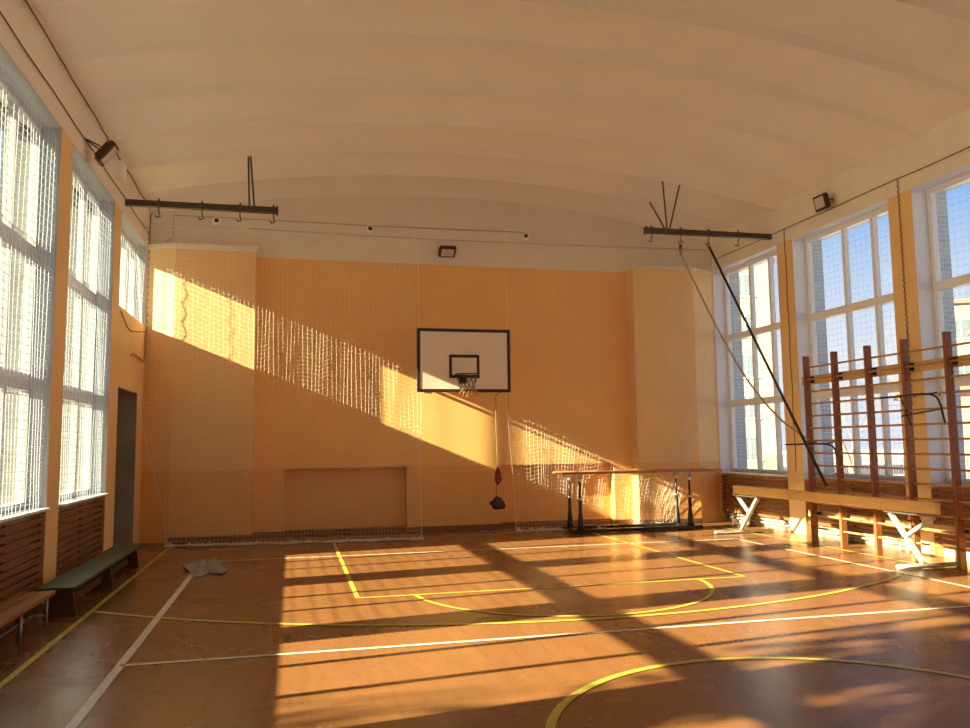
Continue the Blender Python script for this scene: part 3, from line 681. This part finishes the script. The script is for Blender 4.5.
cable('wall_cable', pts, .008, M['cable'], 'thin dark cable running just above the left windows')
pts = [(XL+.03 + .03*abs(math.sin(i*.9)), 16.0-.4*i, 6.24 + .022*math.sin(i*1.9)) for i in range(28)]
cable('wall_cable', pts, .012, M['cable'], 'thick dark cable where the left wall meets the ceiling')
pts = [(XR-.014, 16.1-.4*i, 5.79 + .006*math.sin(i*1.1)) for i in range(28)]
cable('wall_cable', pts, .008, M['cable'], 'thin dark cable running above the right windows')
pts = [(XR-.012, 13.47+.01*math.sin(i*.9), 5.79-.16*i) for i in range(30)]
cable('wall_cable', pts, .007, M['cable'], 'thin dark cable dropping down the pilaster left of the wall bars')
t = MB(); P_ = []
for i in range(160): P_.append((XR-.02 + .006*math.cos(i*1.6), 10.45 + .014*math.sin(i*1.6), 5.79 - .0225*i))
t.tube(P_, .008, 5); tag(t.build('twisted_rope', M['brope']), 'twisted brown rope hanging down the pilaster between the right windows', 'rope')
P_ = [(XL+.03 + .004*math.sin(i*1.4), 16.12+.004*math.cos(i*1.4), 6.2 - .03*i) for i in range(75)]
mb = MB(); mb.tube(P_, .012, 5); tag(mb.build('twisted_rope', M['brope']), 'twisted brown rope hanging in the left back corner', 'rope')
mb = MB(); mb.tube(catmull([(XL+.02,13.75,3.92),(XL+.03,14.4,3.72),(XL+.03,15.1,3.78),(XL+.02,15.95,3.9)]), .009, 6); tag(mb.build('slack_cable', M['cable']), 'slack cable sagging beneath the short high window on the left wall', 'cable')
mb = MB(); mb.tube([(XL+.05,14.55,3.30),(XL+.05,14.75,3.36),(XL+.02,15.9,3.33),(XL+.02,16.02,3.45),(XL+.02,16.05,3.95)], .014, 6); tag(mb.build('wall_pipe', M['steel']), 'bent thin metal pipe on the wall above the door recess', 'pipe')
mb = MB(); mb.bbox(XL-.01, XL+.09, 13.2, 13.5, 5.93, 6.22, .01); tag(mb.build('junction_box', M['wplas']), 'pale junction box on the left wall beside the girder', 'box')
mb = MB(); mb.box(9.19, 9.21, 13.30, 13.42, 2.62, 2.80); tag(mb.build('paper_notice', [M['paper']]), 'tiny paper notice on the pilaster left of the wall bars', 'notice')

# ------------------------------------------------------------------ outside
mb = MB(); mb.box(-140, -3.4, -120, 200, -1.1, -.9); struct(mb.build('darkened_left_yard', M['dark_yard']))  # left ground, made dark instead of snow to reduce bounced light
mb = MB(); mb.box(9.9, 160, -120, 200, -1.1, -.9); mb.box(-3.4, 9.9, -120, -7.7, -1.1, -.9); mb.box(-3.4, 9.9, 16.7, 200, -1.1, -.9)
o = mb.build('snowy_ground', M['snow']); struct(o)
def apartment(x0, x1, y0, y1, h, roof, label, mname, floors, gx=None):
    t = thing('apartment_building', label, 'building', (0, 0, 0)); h += .9
    mb = MB(); mb.box(x0, x1, y0, y1, 0, h); mb.build('walls', M[mname], t)
    mb = MB()
    if roof:
        ym = (y0+y1)/2; mb.add([(x0-.5,y0-.5,h),(x0-.5,y1+.5,h),(x1+.5,y1+.5,h),(x1+.5,y0-.5,h),(x0-.5,ym,h+roof),(x1+.5,ym,h+roof)], [(0,3,2,1),(0,4,5,3),(1,2,5,4),(0,1,4),(2,3,5)])
    else: mb.box(x0-.3, x1+.3, y0-.3, y1+.3, h, h+.35)
    mb.build('roof', M['roofm'], t)
    fh = (h-1.0)/floors; n = max(1, int((y1-y0)/3.2)); nx_ = max(1, int((x1-x0)/3.5))
    for f in range(floors):
        z = 1.3 + f*fh
        for i in range(n):
            y = y0 + (i+.5)*(y1-y0)/n; mb = MB(); mb.box(x0-.05, x0+.1, y-.7, y+.7, z, z+1.6, 0); mb.box(x0-.08, x0, y-.04, y+.04, z, z+1.6, 1); mb.box(x0-.12, x0, y-.8, y+.8, z-.1, z, 1)
            mb.build('window', [M['outglass'], M['wplas']], t)
        for i in range(nx_):
            x = x0 + (i+.5)*(x1-x0)/nx_; mb = MB(); mb.box(x-.7, x+.7, y0-.05, y0+.1, z, z+1.6, 0); mb.box(x-.04, x+.04, y0-.08, y0, z, z+1.6, 1); mb.box(x-.8, x+.8, y0-.12, y0, z-.1, z, 1)
            mb.build('window', [M['outglass'], M['wplas']], t)
    return t
def place(root, x, y, deg): root.location = (x, y, -.9); root.rotation_euler = (0, 0, math.radians(deg))
place(apartment(-20, 0, 0, 10, 14.9, 0, 'tall cream apartment building seen through the back right window', 'facade', 5), 33.6, 51, -30)
place(apartment(0, 22, 0, 8, 13.4, 0, 'pale cream building seen through the window at the right edge', 'facade', 4), 54.5, 58.5, -30)
place(apartment(0, 26, 0, 9, 4.6, 1.2, 'low red-brown brick building beyond the fence', 'facade2', 1), 38, 44, -40)
# fence
t = thing('metal_fence', 'dark picket fence outside beyond the right windows', 'fence', (27, 25, -.9))
mb = MB()
for z in (-.55, .75): mb.box(27, 27.05, 8, 47, z, z+.06)
mb.build('fence_rail', M['fence'], t)
mb = MB()
for i in range(238): y = 8 + i*.163; mb.box(27, 27.03, y, y+.03, -.9, .95)
o = mb.build('picket', M['fence'], t); o['kind'] = 'stuff'
mb = MB(); mb.box(29.5, 31.3, 36, 40.4, -.5, .15); mb.box(29.6, 31.2, 36.9, 39.3, .15, .6)
o = tag(mb.build('parked_car', M['wmetal']), 'pale parked car behind the fence outside', 'car') if False else None
# bare trees
def tree(base, h, r, lean, label, seed, levels=5, spread=.5, group=None, minr=.004):
    rn = random.Random(seed); mb = MB()
    def grow(p, d, L, r, lv):
        pts = [p]; q = Vector(p); dd = Vector(d)
        for k in range(4):
            dd = (dd + Vector((rn.uniform(-.12,.12), rn.uniform(-.12,.12), rn.uniform(-.02,.12)))).normalized(); q = q + dd*L/4; pts.append(q.copy())
        rs = [r*(1-.09*k*1.4) for k in range(5)]
        mb.tube(pts, rs, 6 if lv > 2 else 4, caps=False)
        if lv <= 0: return
        for k in range(3 if lv > 1 else 4):
            a = rn.uniform(0, 2*PI); s = spread*rn.uniform(.7,1.4); nd = (dd + Vector((math.cos(a)*s, math.sin(a)*s, rn.uniform(-.15,.3)))).normalized()
            grow(pts[rn.choice([2,3,4])], nd, L*rn.uniform(.6,.8), max(minr, rs[-1]*.68), lv-1)
    grow(Vector(base), Vector(lean).normalized(), h*.33, r, levels)
    return tag(mb.build('bare_tree', M['bark']), label, 'tree', group)
tree((21, 27.0, -.9), 8, .16, (0,.05,1), 'bare leafless tree outside the middle right window', 3, 5, .6)
tree((26, 29.0, -.9), 11, .20, (.05,0,1), 'bare leafless tree outside the window at the right edge', 8, 5, .6)
# building and trees on the sunny side that shade the near part of the hall
rn = random.Random(11)
def leafy(cx, cy, h, r, label, seed):
    rn = random.Random(seed); t = thing('evergreen_tree', label, 'tree', (cx, cy, -.9), 'evergreens outside the left windows')
    mb = MB(); mb.tube([(cx,cy,-.9),(cx+.1,cy,h*.5),(cx,cy,h)], [.2,.14,.04], 8); mb.build('trunk', M['bark'], t)
    mb = MB()
    for k in range(2600):
        z = rn.uniform(.6, h); w = r*(1-(z/h)**1.6)*.95+.1; a = rn.uniform(0,2*PI); q = w*rn.uniform(.2,1)**.5; c = Vector((cx+q*math.cos(a), cy+q*math.sin(a), z + rn.uniform(-.15,.15)))
        n1 = Vector((rn.gauss(0,1),rn.gauss(0,1),rn.gauss(0,1))).normalized(); n2 = n1.orthogonal().normalized(); s = rn.uniform(.10,.26)
        mb.add([c-n1*s-n2*s*.4, c+n1*s-n2*s*.4, c+n1*s+n2*s*.4, c-n1*s+n2*s*.4], [(0,1,2,3)])
    mb.build('foliage', M['needle'], t)
leafy(-15, -9, 8.2, 1.9, 'dark evergreen outside the left wall, far behind the camera', 2)
def broad(c, R_, label, seed):
    rn = random.Random(seed); t = thing('broad_tree', label, 'tree', (c[0], c[1], -1)); mb = MB()
    mb.tube([(c[0],c[1],-1),(c[0]+.1,c[1],c[2]*.5),(c[0],c[1]+.1,c[2]+R_*.5)], [.35,.25,.08], 8)
    for k in range(14):
        a = rn.uniform(0,2*PI); q = R_*rn.uniform(.5,.9); z0 = c[2]*rn.uniform(.45,.9); e_ = (c[0]+q*math.cos(a), c[1]+q*math.sin(a), z0+rn.uniform(1,3)); mb.tube([(c[0]+.05,c[1]+.03,z0), tuple((Vector((c[0],c[1],z0))*.5+Vector(e_)*.5)), e_], [.10,.07,.03], 5)
    mb.build('trunk', M['bark'], t); mb = MB()
    cl = []
    for k in range(120):
        d = Vector((rn.gauss(0,1),rn.gauss(0,1),rn.gauss(0,1))).normalized()*R_*rn.uniform(.1,1)**.45; cl.append((Vector(c)+d, rn.uniform(.35,.8)))
    for k in range(9000):
        p, r_ = rn.choice(cl); q = p + Vector((rn.gauss(0,1),rn.gauss(0,1),rn.gauss(0,1)))*r_*.55
        n1 = Vector((rn.gauss(0,1),rn.gauss(0,1),rn.gauss(0,1))).normalized(); n2 = n1.orthogonal().normalized(); s_ = rn.uniform(.08,.18)
        mb.add([q-n1*s_-n2*s_*.6, q+n1*s_-n2*s_*.3, q+n1*s_+n2*s_*.6, q-n1*s_+n2*s_*.3], [(0,1,2,3)])
    mb.build('foliage', M['needle'], t)
broad((-12, .6, 8.1), 3.5, 'broad tree outside the left windows, shading the near half of the floor', 5)

tree((-17, 3.2, -.9), 10.5, .2, (0,.03,1), 'bare tree outside on the sunny left side, casting branch shadows', 21, 5, .6, None, .018)
# ------------------------------------------------------------------ light
sd = Vector((1, .14, -.412)).normalized()
sun = bpy.data.lights.new('sun', 'SUN'); sun.energy = 23; sun.color = (1.0, .83, .50); sun.angle = math.radians(.53)
so = bpy.data.objects.new('sun', sun); COL.objects.link(so); so.rotation_euler = sd.to_track_quat('-Z', 'Y').to_euler(); so.location = (-20, 0, 12)

w = bpy.data.worlds.new('sky'); S.world = w; w.use_nodes = True; nt = w.node_tree; L = nt.links; bg = nt.nodes['Background']
tc = nt.nodes.new('ShaderNodeTexCoord'); sep = nt.nodes.new('ShaderNodeSeparateXYZ'); L.new(tc.outputs['Generated'], sep.inputs[0])
rp = nt.nodes.new('ShaderNodeValToRGB'); L.new(sep.outputs['Z'], rp.inputs['Fac'])
e = rp.color_ramp.elements; e[0].position = .0; e[0].color = (.52,.66,.86,1); e[1].position = 1; e[1].color = (.10,.24,.55,1)
k = rp.color_ramp.elements.new(.22); k.color = (.30,.52,.86,1); k = rp.color_ramp.elements.new(.45); k.color = (.14,.34,.74,1)
mp = nt.nodes.new('ShaderNodeMapping'); mp.inputs['Scale'].default_value = (1,1,3.2); L.new(tc.outputs['Generated'], mp.inputs[0])
nz = nt.nodes.new('ShaderNodeTexNoise'); nz.inputs['Scale'].default_value = 2.2; nz.inputs['Detail'].default_value = 8; nz.inputs['Roughness'].default_value = .55; L.new(mp.outputs[0], nz.inputs['Vector'])
cr = nt.nodes.new('ShaderNodeMapRange'); cr.inputs['From Min'].default_value = .43; cr.inputs['From Max'].default_value = .62; L.new(nz.outputs['Fac'], cr.inputs['Value'])
lo = nt.nodes.new('ShaderNodeMapRange'); lo.inputs['From Min'].default_value = .27; lo.inputs['From Max'].default_value = .10; lo.inputs['To Max'].default_value = .85; L.new(sep.outputs['Z'], lo.inputs['Value'])
mxf = nt.nodes.new('ShaderNodeMath'); mxf.operation = 'MAXIMUM'; L.new(cr.outputs[0], mxf.inputs[0]); L.new(lo.outputs[0], mxf.inputs[1])
mx = nt.nodes.new('ShaderNodeMixRGB'); L.new(mxf.outputs[0], mx.inputs[0]); L.new(rp.outputs['Color'], mx.inputs[1]); mx.inputs[2].default_value = (.86,.88,.92,1)
# broad glow around the sun
dt = nt.nodes.new('ShaderNodeVectorMath'); dt.operation = 'DOT_PRODUCT'; L.new(tc.outputs['Generated'], dt.inputs[0]); dt.inputs[1].default_value = tuple(-sd)
mr = nt.nodes.new('ShaderNodeMapRange'); mr.inputs['From Min'].default_value = -.1; mr.inputs['From Max'].default_value = 1; L.new(dt.outputs['Value'], mr.inputs['Value'])
pw = nt.nodes.new('ShaderNodeMath'); pw.operation = 'POWER'; pw.inputs[1].default_value = 2.0; L.new(mr.outputs[0], pw.inputs[0])
gl_ = nt.nodes.new('ShaderNodeMixRGB'); gl_.blend_type = 'ADD'; gl_.inputs[0].default_value = 1
sc_ = nt.nodes.new('ShaderNodeVectorMath'); sc_.operation = 'SCALE'; sc_.inputs[0].default_value = (.06,.07,.05); L.new(pw.outputs[0], sc_.inputs['Scale'])
L.new(mx.outputs[0], gl_.inputs[1]); L.new(sc_.outputs[0], gl_.inputs[2])
L.new(gl_.outputs[0], bg.inputs['Color']); bg.inputs['Strength'].default_value = .57

# ------------------------------------------------------------------ camera
F, YAW, PITCH, ROLL, H = 805.877, .23449, .09980, -.01233, 1.7214
cy, sy, cp, sp = math.cos(YAW), math.sin(YAW), math.cos(PITCH), math.sin(PITCH)
f = Vector((sy*cp, cy*cp, sp)); r = Vector((cy, -sy, 0)); u = r.cross(f)
r2 = r*math.cos(ROLL) + u*math.sin(ROLL); u2 = -r*math.sin(ROLL) + u*math.cos(ROLL)
cam = bpy.data.cameras.new('camera'); cam.sensor_width = 36; cam.lens = F/970*36; cam.clip_end = 500; cam.clip_start = .05
co = bpy.data.objects.new('camera', cam); COL.objects.link(co)
m = Matrix((r2, u2, -f)).transposed().to_4x4(); m.translation = Vector((0,0,H)); co.matrix_world = m
S.camera = co
S.view_settings.view_transform = 'Standard'; S.view_settings.look = 'None'; S.view_settings.gamma = 1; S.view_settings.exposure = .92
S.view_settings.use_curve_mapping = False
S.cycles.use_denoising = True; S.cycles.max_bounces = 14; S.cycles.diffuse_bounces = 8; S.cycles.transparent_max_bounces = 24
S.cycles.sample_clamp_indirect = 10
